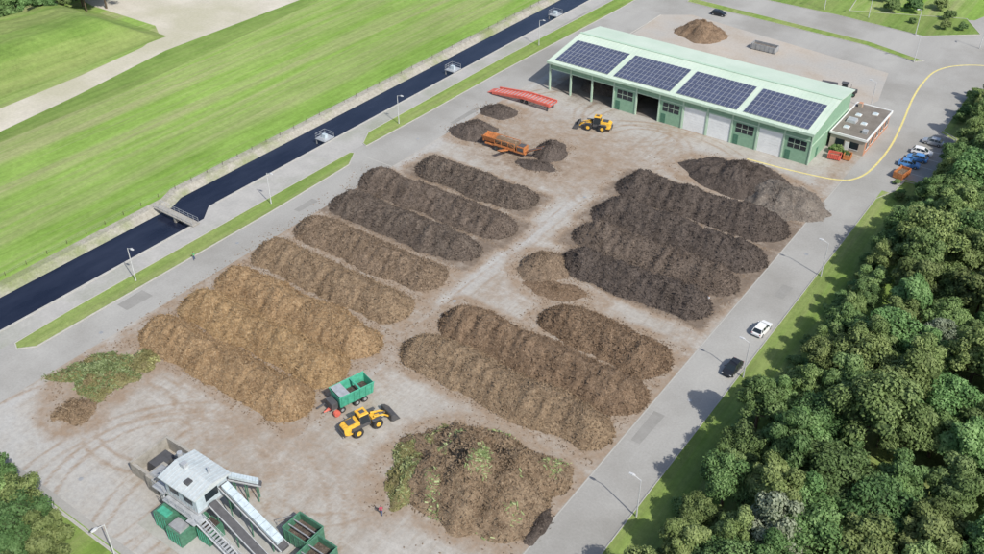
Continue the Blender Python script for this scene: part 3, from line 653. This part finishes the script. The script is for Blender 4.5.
def loader(loc,rz):
    m=MB()
    for x in (-1.55,1.55):
        for sy in (-1,1): m.wheel(x,sy*1.05,.78,.58,'yellow')
    m.loft([[(-3.4,-.75,.95),(-3.4,.75,.95),(-3.4,.7,1.9),(-3.4,-.7,1.9)],[(-2.9,-.95,.8),(-2.9,.95,.8),(-2.9,.8,2.15),(-2.9,-.8,2.15)],[(-1.0,-.95,.8),(-1.0,.95,.8),(-1.0,.8,2.3),(-1.0,-.8,2.3)]],'yellow')
    m.box(-3.55,-3.41,-.9,.9,.7,1.25,'dgrey'); m.box(-2.7,-1.5,-.6,.6,2.27,2.34,'dgrey'); m.cyl((-1.5,.5,2.28),(-1.5,.5,3.0),.07,'dgrey'); m.box(-3.42,-3.36,-.6,.6,1.1,1.8,'dgrey')
    for sy in (-1,1):
        m.box(-2.4,-.7,sy*1.1-.3,sy*1.1+.3,1.62,1.72,'dgrey'); m.box(.75,2.3,sy*1.08-.28,sy*1.08+.28,1.62,1.70,'dgrey'); m.box(-2.5,-1.2,sy*.97-.02,sy*.97+.02,1.1,1.5,'dgrey')
    m.box(-1.0,.65,-.75,.75,.9,1.5,'dgrey')
    m.loft([[(-1.0,-.78,1.5),(.62,-.78,1.5),(.62,.78,1.5),(-1.0,.78,1.5)],[(-.85,-.68,3.05),(.35,-.68,3.05),(.35,.68,3.05),(-.85,.68,3.05)]],'glass')
    for sx,tx in ((-1.0,-.85),(.62,.35)):
        for sy in (-1,1): m.beam((sx,sy*.78,1.5),(tx,sy*.68,3.05),.07,'dgrey')
    m.box(-1.0,.5,-.8,.8,3.052,3.2,'yellow',.08,.08); m.cyl((-.6,.4,3.2),(-.6,.4,3.38),.09,'amber'); m.box(-.6,.1,-.35,.25,3.2,3.3,'dgrey')
    m.box(-.4,1.0,-.35,.35,.6,1.1,'dgrey'); m.box(.9,2.4,-.6,.6,.7,1.55,'yellow',.15,.1)
    for sy in (-1,1):
        m.cyl((1.3,sy*.5,1.75),(2.9,sy*.5,1.25),.15,'yellow',seg=6); m.cyl((2.9,sy*.5,1.25),(3.6,sy*.5,.6),.14,'yellow',seg=6); m.cyl((1.6,sy*.3,1.0),(3.0,sy*.45,1.0),.07,'galv')
    m.cyl((1.7,0,1.7),(3.4,0,1.2),.09,'dgrey')
    pr=[(3.55,.35),(3.6,1.25),(3.75,1.38),(3.82,1.3),(3.7,1.15),(3.72,.5),(3.95,.22),(4.95,.14),(4.95,.06),(3.85,.08)]
    m.prism(pr,-1.4,1.4,'dgrey')
    for y in (-1.44,1.4): m.prism([(3.6,.3),(3.7,1.3),(4.2,1.1),(4.95,.2),(4.95,.08),(3.9,.1)],y,y+.04,'dgrey')
    return m.obj('wheel_loader',loc,rz,bev=.02)
loader((-71.2,68.4,.02),math.radians(72)); loader((-92,166,.02),math.radians(198))

def trailer():
    m=MB()
    for x in (-1.5,-.2,2.2):
        for sy in (-1,1): m.wheel(x,sy*1.0,.5,.4,'grey')
    m.box(-2.8,3.0,-.45,.45,.75,1.0,'dgrey'); m.cyl((3.0,0,.9),(4.6,0,.6),.1,'red'); m.cyl((2.8,.5,.9),(4.5,0,.6),.07,'red'); m.cyl((2.8,-.5,.9),(4.5,0,.6),.07,'red')
    x0,x1,w,z0,z1=-2.9,2.5,1.2,1.05,3.1
    m.box(x0,x1,-w,w,z0,z0+.12,'tgreen')
    for sy in (-1,1):
        m.add([(x0,sy*w,z0),(x1,sy*w,z0),(x1+.15,sy*(w+.25),z1),(x0-.15,sy*(w+.25),z1),(x0,sy*(w-.06),z0),(x1,sy*(w-.06),z0),(x1+.15,sy*(w+.17),z1),(x0-.15,sy*(w+.17),z1)],[(0,1,2,3),(4,5,6,7),(0,1,5,4),(1,2,6,5),(2,3,7,6),(3,0,4,7)],'tgreen')
        for i in range(6):
            x=x0+.25+i*.98; m.beam((x,sy*(w+.04),z0),(x,sy*(w+.29),z1-.02),.06,'tgreen')
        m.cyl((x0-.2,sy*(w+.24),z1+.03),(x1+.2,sy*(w+.24),z1+.03),.08,'tgreen',seg=6)
    for xx,d in ((x0,-.15),(x1,.15)):
        m.add([(xx,-w,z0),(xx,w,z0),(xx+d,w+.2,z1-.1),(xx+d,-w-.2,z1-.1),(xx-d*.4,-w,z0),(xx-d*.4,w,z0),(xx+d*.6,w+.2,z1-.1),(xx+d*.6,-w-.2,z1-.1)],[(0,1,2,3),(4,5,6,7),(0,1,5,4),(1,2,6,5),(2,3,7,6),(3,0,4,7)],'tgreen')
    m.box(x0+.1,x1-.1,-1.1,1.1,1.6,1.9,'cX',.3,.1)
    m.box(.9,2.5,-1.4,1.4,3.06,3.16,'galv'); m.box(-.9,-.6,-1.4,1.4,3.0,3.15,'tgreen')
    m.box(2.7,3.7,-.9,.9,1.0,2.1,'dgrey'); m.cyl((2.9,-1.0,1.2),(4.8,-1.6,.3),.14,'dgrey'); m.cyl((3.2,1.0,.5),(3.2,1.5,.5),.5,'red')
    return m.obj('green_shredder_trailer',(-76.2,71.3,.02),math.radians(-106),bev=.02)
trailer()

def trommel():
    m=MB()
    for x in (-2.4,-1.2):
        for sy in (-1,1): m.wheel(x,sy*1.0,.5,.35)
    m.box(-5.2,4.6,-.9,.9,.8,1.1,'orange')
    m.cyl((-2.6,0,1.95),(2.2,0,1.95),.9,'cR',seg=20)
    for sy in (-1,1):
        for i in range(4): m.beam((-2.65+i*1.6,sy*1.1,1.1),(-2.65+i*1.6,sy*1.1,2.6),.07,'orange')
        m.box(-2.7,2.3,sy*1.1-.06,sy*1.1+.06,2.6,2.72,'orange'); m.box(-2.7,2.3,sy*1.09-.02,sy*1.09+.02,1.1,1.6,'orange')
        m.beam((-2.6,sy*1.1,1.6),(-1.05,sy*1.1,2.6),.04,'orange'); m.beam((.6,sy*1.1,2.6),(2.2,sy*1.1,1.6),.04,'orange')
    for sy in (-1,1): m.add([(-5.6,sy*.6,1.4),(-3,sy*.6,1.4),(-2.8,sy*1.25,2.7),(-5.9,sy*1.25,2.7),(-5.6,sy*.54,1.4),(-3,sy*.54,1.4),(-2.8,sy*1.17,2.7),(-5.9,sy*1.17,2.7)],[(0,1,2,3),(4,5,6,7),(0,1,5,4),(1,2,6,5),(2,3,7,6),(3,0,4,7)],'orange')
    m.box(-5.65,-5.5,-.9,.9,1.3,2.6,'orange'); m.box(-5.4,-3,-.5,.5,1.2,1.7,'cX')
    m.box(2.5,4.3,-.9,.9,1.1,2.3,'orange'); m.box(2.7,4.1,-.94,-.903,1.3,2.1,'dgrey'); m.box(2.7,4.1,-.7,.7,2.303,2.4,'dgrey')
    m.loft([[(4.6,-.45,1.2),(4.6,.45,1.2),(4.6,.45,1.45),(4.6,-.45,1.45)],[(8.2,-.45,3.0),(8.2,.45,3.0),(8.2,.45,3.2),(8.2,-.45,3.2)]],'dgrey')
    for sy in (-.5,.5): m.beam((4.6,sy,1.4),(8.2,sy,3.2),.07,'orange')
    m.loft([[(0,-1.2,.9),(.8,-1.2,.9),(.8,-1.2,1.1),(0,-1.2,1.1)],[(0,-4.2,2.0),(.8,-4.2,2.0),(.8,-4.2,2.2),(0,-4.2,2.2)]],'orange')
    return m.obj('orange_trommel_screen',(-101.6,146.6,.02),math.radians(3),bev=.02)
trommel()
def ramp_():
    m=MB()
    def z(x): return .5+1.1*min(1,max(0,(x+8)/9))
    xs=[-8+i for i in range(17)]
    for sy in (-1.5,1.5):
        for a,b in zip(xs[:-1],xs[1:]):
            m.loft([[(a,sy-.14,z(a)-.3),(a,sy+.14,z(a)-.3),(a,sy+.14,z(a)+.35),(a,sy-.14,z(a)+.35)],[(b,sy-.14,z(b)-.3),(b,sy+.14,z(b)-.3),(b,sy+.14,z(b)+.35),(b,sy-.14,z(b)+.35)]],'red')
    for a in xs: m.box(a-.12,a+.12,-1.35,1.35,z(a)-.15,z(a)-.02,'red')
    for i in range(52):
        a=-7.9+i*.305; m.box(a,a+.17,-1.34,1.34,z(a)+.0,z(a)+.05,'red' if i%3 else 'galv')
    for x in (0,1.2):
        for sy in (-1,1): m.wheel(x,sy*.9,.42,.3)
    for sy in (-1.2,1.2): m.box(7,7.3,sy-.12,sy+.12,0,1.3,'dgrey'); 
    m.loft([[(-9.6,-1.3,.02),(-9.6,1.3,.02),(-9.6,1.3,.08),(-9.6,-1.3,.08)],[(-8.05,-1.3,.4),(-8.05,1.3,.4),(-8.05,1.3,.5),(-8.05,-1.3,.5)]],'red')
    return m.obj('red_loading_ramp',(-112.5,168.5,.02),math.radians(-1),bev=.015)
ramp_()

def screening_plant():
    E=empty('screening_plant',(1.6,-.4,0))
    m=MB(); a,b,c,d=-82.6,-76.4,43.2,48.4; zf=3.4
    m.box(a,b,c,d,zf,zf+.2,'grey'); m.box(a+.2,b-.2,c+.2,d-.2,zf+.2,6.4,'lblue')
    for i in range(12): x=a+.4+i*.5; m.box(x,x+.06,c+.15,c+.197,zf+.25,4.3,'grey')
    m.loft([[(a-.3,c-.3,6.4),(a-.3,(c+d)/2,7.0),(a-.3,d+.3,6.4),(a-.3,d+.3,6.25),(a-.3,c-.3,6.25)],[(b+.3,c-.3,6.4),(b+.3,(c+d)/2,7.0),(b+.3,d+.3,6.4),(b+.3,d+.3,6.25),(b+.3,c-.3,6.25)]],'rooflt')
    for i in range(11):
        x=a-.1+i*.62
        for q,(ya,za,yb,zb) in enumerate(((c-.3,6.41,(c+d)/2,7.01),((c+d)/2,7.01,d+.3,6.41))): m.beam((x,ya,za),(x,yb,zb),.035,'lblue')
    m.box(a+1,a+2.6,c+.14,c+.197,4.4,5.6,'glass'); m.box(a+3.6,a+5.2,c+.14,c+.197,4.4,5.6,'glass'); m.box(b-.197,b-.14,c+1.5,c+3.5,4.4,5.6,'glass')
    m.box(a+1.2,a+1.9,(c+d)/2-.4,(c+d)/2+.3,6.9,7.6,'galv'); m.cyl((b-1.5,d-1.5,6.6),(b-1.5,d-1.5,7.7),.18,'galv'); m.box(a+3.4,a+4.2,c+.8,c+1.6,6.5,7.0,'dgrey')
    m.obj('control_cabin',parent=E)
    m=MB()
    for x in (a+.2,(a+b)/2,b-.2):
        for y in (c+.2,d-.2): m.box(x-.14,x+.14,y-.14,y+.14,0,zf-.003,'gdark')
    for y in (c+.2,d-.2):
        m.beam((a+.2,y,.3),((a+b)/2,y,zf-.1),.08,'gdark'); m.beam(((a+b)/2,y,zf-.1),(b-.2,y,.3),.08,'gdark')
    m.box(a-2.4,a-.003,c-.2,d,zf-.2,zf,'galv'); m.rail([(a,c-.1,zf),(a-2.3,c-.1,zf),(a-2.3,d-.1,zf),(a,d-.1,zf)],'galv')
    m.box(a+.5,b,c-.9,c-.003,zf-.2,zf,'galv'); m.rail([(a+.5,c-.85,zf),(b,c-.85,zf)],'galv')
    m.box(a+.3,a+2.9,c-2.4,c+1.8,0.02,2.5,'gdark'); m.box(a+3.2,a+5.8,c-2.9,c+1.6,0.02,2.1,'gdark'); m.box(a+3.5,a+5.5,c-2.6,c-1.1,2.103,2.5,'grey'); m.box(a+.7,a+2.5,c-2.1,c-1.1,2.503,2.7,'tgreen')
    m.box(b+.2,b+2.2,c-.8,c+1.6,.02,2.2,'gdark'); m.box(b+.4,b+2.0,c-.6,c+1.4,2.203,2.3,'cX')
    for i in range(5): m.box(a+.45+i*.5,a+.53+i*.5,c-2.46,c-2.403,.1,2.4,'tgreen'); m.box(a+3.4+i*.5,a+3.48+i*.5,c-2.96,c-2.903,.1,2.0,'tgreen'); m.box(b+.3+i*.42,b+.38+i*.42,c-.86,c-.803,.1,2.1,'tgreen')
    m.box(a-1.6,a-.5,c+1.0,d-1.6,zf+.01,5.2,'lblue'); m.box(a-1.7,a-.4,c+.9,d-1.5,5.203,5.32,'grey'); m.box(a-3.2,a-2.45,c+1,c+3,0.02,3.6,'grey')
    m.cyl((a-1.9,d-.9,zf),(a-1.9,d-.9,5.9),.35,'galv',seg=12); m.cyl((a-1.2,c+.4,zf),(a+.2,c-.4,1.2),.12,'galv',seg=8)
    m.obj('steel_frame',parent=E)
    m=MB()
    def conv(x0,y0,z0,x1,y1,z1,w,cover,legs=True):
        d=Vector((x1-x0,y1-y0,0)).normalized(); n=Vector((-d.y,d.x,0))*w/2; P0=Vector((x0,y0,z0));P1=Vector((x1,y1,z1))
        def ring(P,lo,hi,k=1): return [tuple(P-n*k+Vector((0,0,lo))),tuple(P+n*k+Vector((0,0,lo))),tuple(P+n*k+Vector((0,0,hi))),tuple(P-n*k+Vector((0,0,hi)))]
        m.loft([ring(P0,-.35,0),ring(P1,-.35,0)],'dgrey')
        if cover:
            N=10
            for i in range(N): m.loft([ring(P0.lerp(P1,.04+.89*i/N),.01,.5,.85),ring(P0.lerp(P1,.04+.89*(i+.93)/N),.01,.5,.85)],cover)
        for s in (-1,1):
            m.beam(P0+n*s*1.08+Vector((0,0,-.2)),P1+n*s*1.08+Vector((0,0,-.2)),.12,'galv')
            if legs:
                for q in (.15,.5,.85): B=P0.lerp(P1,q)+n*s; m.beam(B-Vector((0,0,.3)),(B.x,B.y,0),.08,'gdark')
    conv(-76.4,47.4,5.4,-65.8,47.0,1.4,1.2,'lblue'); conv(-76,45.2,4.4,-66.5,44.6,1.2,1.0,None)
    conv(-77.5,49,4.6,-74.5,51.6,3.0,.8,'lblue'); conv(-84,49,3.4,-88.5,49.2,1.4,1.0,'grey')
    m.obj('conveyor_belts',parent=E)
    m=MB()
    for s in (42.2,43.3): m.beam((-75.5,s,3.4),(-68.5,s,.1),.1,'galv')
    for i in range(16):
        q=i/16; m.box(-75.5+7*q,-75.2+7*q,42.25,43.25,3.35-3.3*q,3.40-3.3*q,'galv')
    m.rail([(-75.5,42.2,3.4),(-68.5,42.2,.1)]); m.rail([(-75.5,43.3,3.4),(-68.5,43.3,.1)])
    m.box(-77,-75.5,41.75,43.6,3.42,3.5,'galv')
    m.obj('steel_stairs',parent=E)
    m=MB()
    m.box(-91.5,-85.2,50.2,50.6,0,2.2,'conc'); m.box(-91.9,-91.5,44.5,50.6,0,2.2,'conc'); m.box(-91.5,-88.2,44.5,44.9,0,2.0,'conc'); m.box(-90.8,-88.2,46,49.4,0.02,1.5,'dgrey',.3,.3); m.box(-87.9,-85.9,44.0,47.0,.02,2.6,'conc'); m.box(-87.6,-86.2,44.4,46.6,2.6,2.9,'grey',.2,.2)
    m.obj('concrete_bunker',parent=E)
    m=MB()
    for (x0,x1,y0,y1,h) in ((-67.6,-63.6,48.4,51.4,2.4),(-63.4,-60.2,46.0,50.2,2.3)):
        for u in ((x0,x1,y0,y0+.12),(x0,x1,y1-.12,y1),(x0,x0+.12,y0+.125,y1-.125),(x1-.12,x1,y0+.125,y1-.125)): m.box(*u,.3,h,'gdark')
        m.box(x0+.15,x1-.15,y0+.15,y1-.15,.3,h*.55,'cD'); m.cyl((x0,y0,h+.05),(x1,y0,h+.05),.08,'gdark',seg=6); m.cyl((x0,y1,h+.05),(x1,y1,h+.05),.08,'gdark',seg=6); m.cyl((x0,y0,h+.05),(x0,y1,h+.05),.08,'gdark',seg=6); m.cyl((x1,y0,h+.05),(x1,y1,h+.05),.08,'gdark',seg=6)
        for i in range(5): xx=x0+.3+i*(x1-x0-.6)/4; m.box(xx-.06,xx+.06,y0-.08,y0-.003,.3,h,'gdark')
        for xx in (x0+.2,x1-.4): m.box(xx,xx+.2,y0+.2,y1-.2,0,.297,'dgrey')
        for q in (.3,.6): m.box(x0+.13,x1-.13,y0+(y1-y0)*q-.06,y0+(y1-y0)*q+.06,h-.2,h-.05,'grey')
    m.rail([(-70,49.5,0),(-68,52.5,0)],'grey',1.1,.04)
    m.obj('feed_hoppers',parent=E)
    MB().sheet([(-84.5,39.5),(-66,39.5),(-66,49.5),(-84.5,49.5)],.014,'path').obj('concrete_slab',parent=E,recalc=False)
screening_plant()

def skip(name,loc,rz,mat,L=6,w=2.4,h=1.6,fill='cG'):
    m=MB(); x=L/2;y=w/2
    m.box(-x,x,-y,y,.15,.3,mat)
    for u in ((-x,x,-y,-y+.1),(-x,x,y-.1,y),(-x,-x+.1,-y+.105,y-.105),(x-.1,x,-y+.105,y-.105)): m.box(*u,.3,h,mat)
    for i in range(6):
        xx=-x+.4+i*(L-.8)/5
        for s in (-1,1): m.box(xx-.06,xx+.06,s*(y+.05)-.045,s*(y+.05)+.045,.2,h,mat)
    m.box(-x+.12,x-.12,-y+.12,y-.12,.3,h*.7,fill,.2,.2); m.box(-x+.3,x-.3,-.4,.4,0,.148,'dgrey')
    return m.obj(name,loc,rz,bev=.015)
skip('skip_container',(-80,229,.01),math.radians(0),'grey',6.5)
skip('skip_container',(-32.2,183.8,.01),math.radians(80),'orange',3.6,2,1.4,'cM')
skip('skip_container',(-45.6,183.2,.01),math.radians(10),'red',2.6,1.6,1.3,'cM')
skip('skip_container',(-43.4,184.6,.01),math.radians(95),'orange',2.0,1.4,1.2,'cM')
def tractor(loc,rz):
    m=MB()
    for s in (-1,1): m.wheel(-1.0,s*.95,.85,.5,'gdark'); m.wheel(1.4,s*.8,.55,.35,'gdark')
    m.box(-.2,2.2,-.45,.45,.9,1.6,'dgrey',.1,.05); m.box(-1.6,-.1,-.6,.6,.8,1.6,'dgrey'); m.box(-1.5,-.1,-.65,.65,1.6,2.7,'glass',.12,.1); m.box(-1.6,0,-.72,.72,2.703,2.85,'dgrey'); m.cyl((.6,.35,1.6),(.6,.35,2.5),.05,'dgrey')
    m.box(-6.2,-2.2,-1.1,1.1,.9,1.1,'dgrey'); m.box(-6.1,-2.4,-1.0,1.0,1.1,2.2,'dgrey',.1,.1); m.cyl((-2.2,0,.9),(-1.6,0,.8),.06,'dgrey')
    for s in (-1,1): m.wheel(-4.5,s*1.0,.45,.35)
    return m.obj('tractor_with_trailer',loc,rz,bev=.02)
tractor((-54,215,.01),math.radians(10))

# ------------------------------------------------------------------ people
def person(loc,rz,shirt):
    E_=[];R=[];V=[]
    def add(p,r,par=None):
        V.append(p);R.append(r)
        if par is not None:E_.append((par,len(V)-1))
        return len(V)-1
    pel=add((0,0,.95),.135); wa=add((0,0,1.1),.12,pel); ch=add((.01,0,1.3),.15,wa); nk=add((0,0,1.46),.065,ch); n2=add((.01,0,1.53),.055,nk); h1=add((.03,0,1.60),.085,n2); h2=add((.02,0,1.68),.10,h1); h3=add((.01,0,1.74),.08,h2)
    nose=add((.135,0,1.645),.018,h1)
    for s,k in ((1,.22),(-1,-.2)):
        hp=add((0,s*.1,.9),.10,pel); kn=add((k*.6,s*.1,.5),.07,hp); an=add((k-.05,s*.1,.1),.045,kn); ft=add((k+.12,s*.11,.045),.045,an)
        sh=add((0,s*.18,1.4),.07,ch); el=add((-k*.5,s*.25,1.13),.05,sh); wr=add((-k*.5+.12,s*.27,.9),.033,el); hd=add((-k*.5+.15,s*.27,.84),.04,wr)
        for i in range(4):
            f1=add((-k*.5+.13+i*.022,s*.27,.78),.010,hd); add((-k*.5+.14+i*.022,s*.262,.73+abs(i-1.5)*.008),.008,f1)
        t1=add((-k*.5+.21,s*.262,.82),.011,hd); add((-k*.5+.225,s*.26,.78),.009,t1)
    me=bpy.data.meshes.new('p'); me.from_pydata(V,E_,[]); ob=bpy.data.objects.new('p',me); COL.objects.link(ob)
    sk=ob.modifiers.new('s','SKIN'); sk.use_smooth_shade=True
    for i,v in enumerate(me.skin_vertices[0].data): v.radius=(R[i],R[i]); v.use_root=(i==0)
    ss=ob.modifiers.new('ss','SUBSURF'); ss.levels=1; ss.render_levels=1
    bpy.context.view_layer.update(); dg=bpy.context.evaluated_depsgraph_get(); m2=bpy.data.meshes.new_from_object(ob.evaluated_get(dg)); bpy.data.objects.remove(ob)
    m2.materials.clear()
    for k in ('skin',shirt,'jeans','hair','dark'): m2.materials.append(M[k])
    for p_ in m2.polygons:
        c=p_.center; z=c.z; arm=abs(c.y)>.205
        if z>1.69 or (z>1.58 and c.x<-.02): i=3
        elif z>1.47: i=0
        elif arm and z<1.15: i=0
        elif z>.95: i=1
        elif z<.09: i=4
        else: i=2
        p_.material_index=i
    o=bpy.data.objects.new('person',m2); COL.objects.link(o); o.location=loc; o.rotation_euler=(0,0,rz)
person((-59,58,.02),2.2,'sh_r'); person((-45,122.6,.02),1.2,'sh_w'); person((-123,82,.02),1.6,'sh_g')

# ------------------------------------------------------------------ light & camera
sun_dir=Vector((8.1,-2.9,0)).normalized(); el=math.radians(45)
d=Vector((sun_dir.x*math.cos(el),sun_dir.y*math.cos(el),math.sin(el)))
L=bpy.data.lights.new('sun','SUN'); L.energy=4.6; L.angle=math.radians(.5); L.color=(1,.955,.87); lo=bpy.data.objects.new('sun',L); COL.objects.link(lo)
lo.rotation_euler=d.to_track_quat('Z','Y').to_euler(); lo.location=(0,0,200)
W=bpy.data.worlds.new('World'); S.world=W; W.use_nodes=True; nt=W.node_tree
sky=nt.nodes.new('ShaderNodeTexSky'); sky.sky_type='NISHITA'; sky.sun_disc=False; sky.sun_elevation=el; sky.sun_rotation=math.atan2(sun_dir.x,sun_dir.y); sky.dust_density=2.0
nt.links.new(sky.outputs[0],nt.nodes['Background'].inputs[0]); nt.nodes['Background'].inputs[1].default_value=.15
cam=bpy.data.cameras.new('camera'); cam.sensor_width=36; cam.lens=964/984*36; cam.clip_end=5000; cam.clip_start=1
co=bpy.data.objects.new('camera',cam); COL.objects.link(co); co.location=(0,0,95); co.rotation_euler=(math.pi/2-math.atan(.7126),0,math.radians(35.8)); S.camera=co
S.view_settings.view_transform='Standard'; S.view_settings.look='None'; S.view_settings.exposure=0
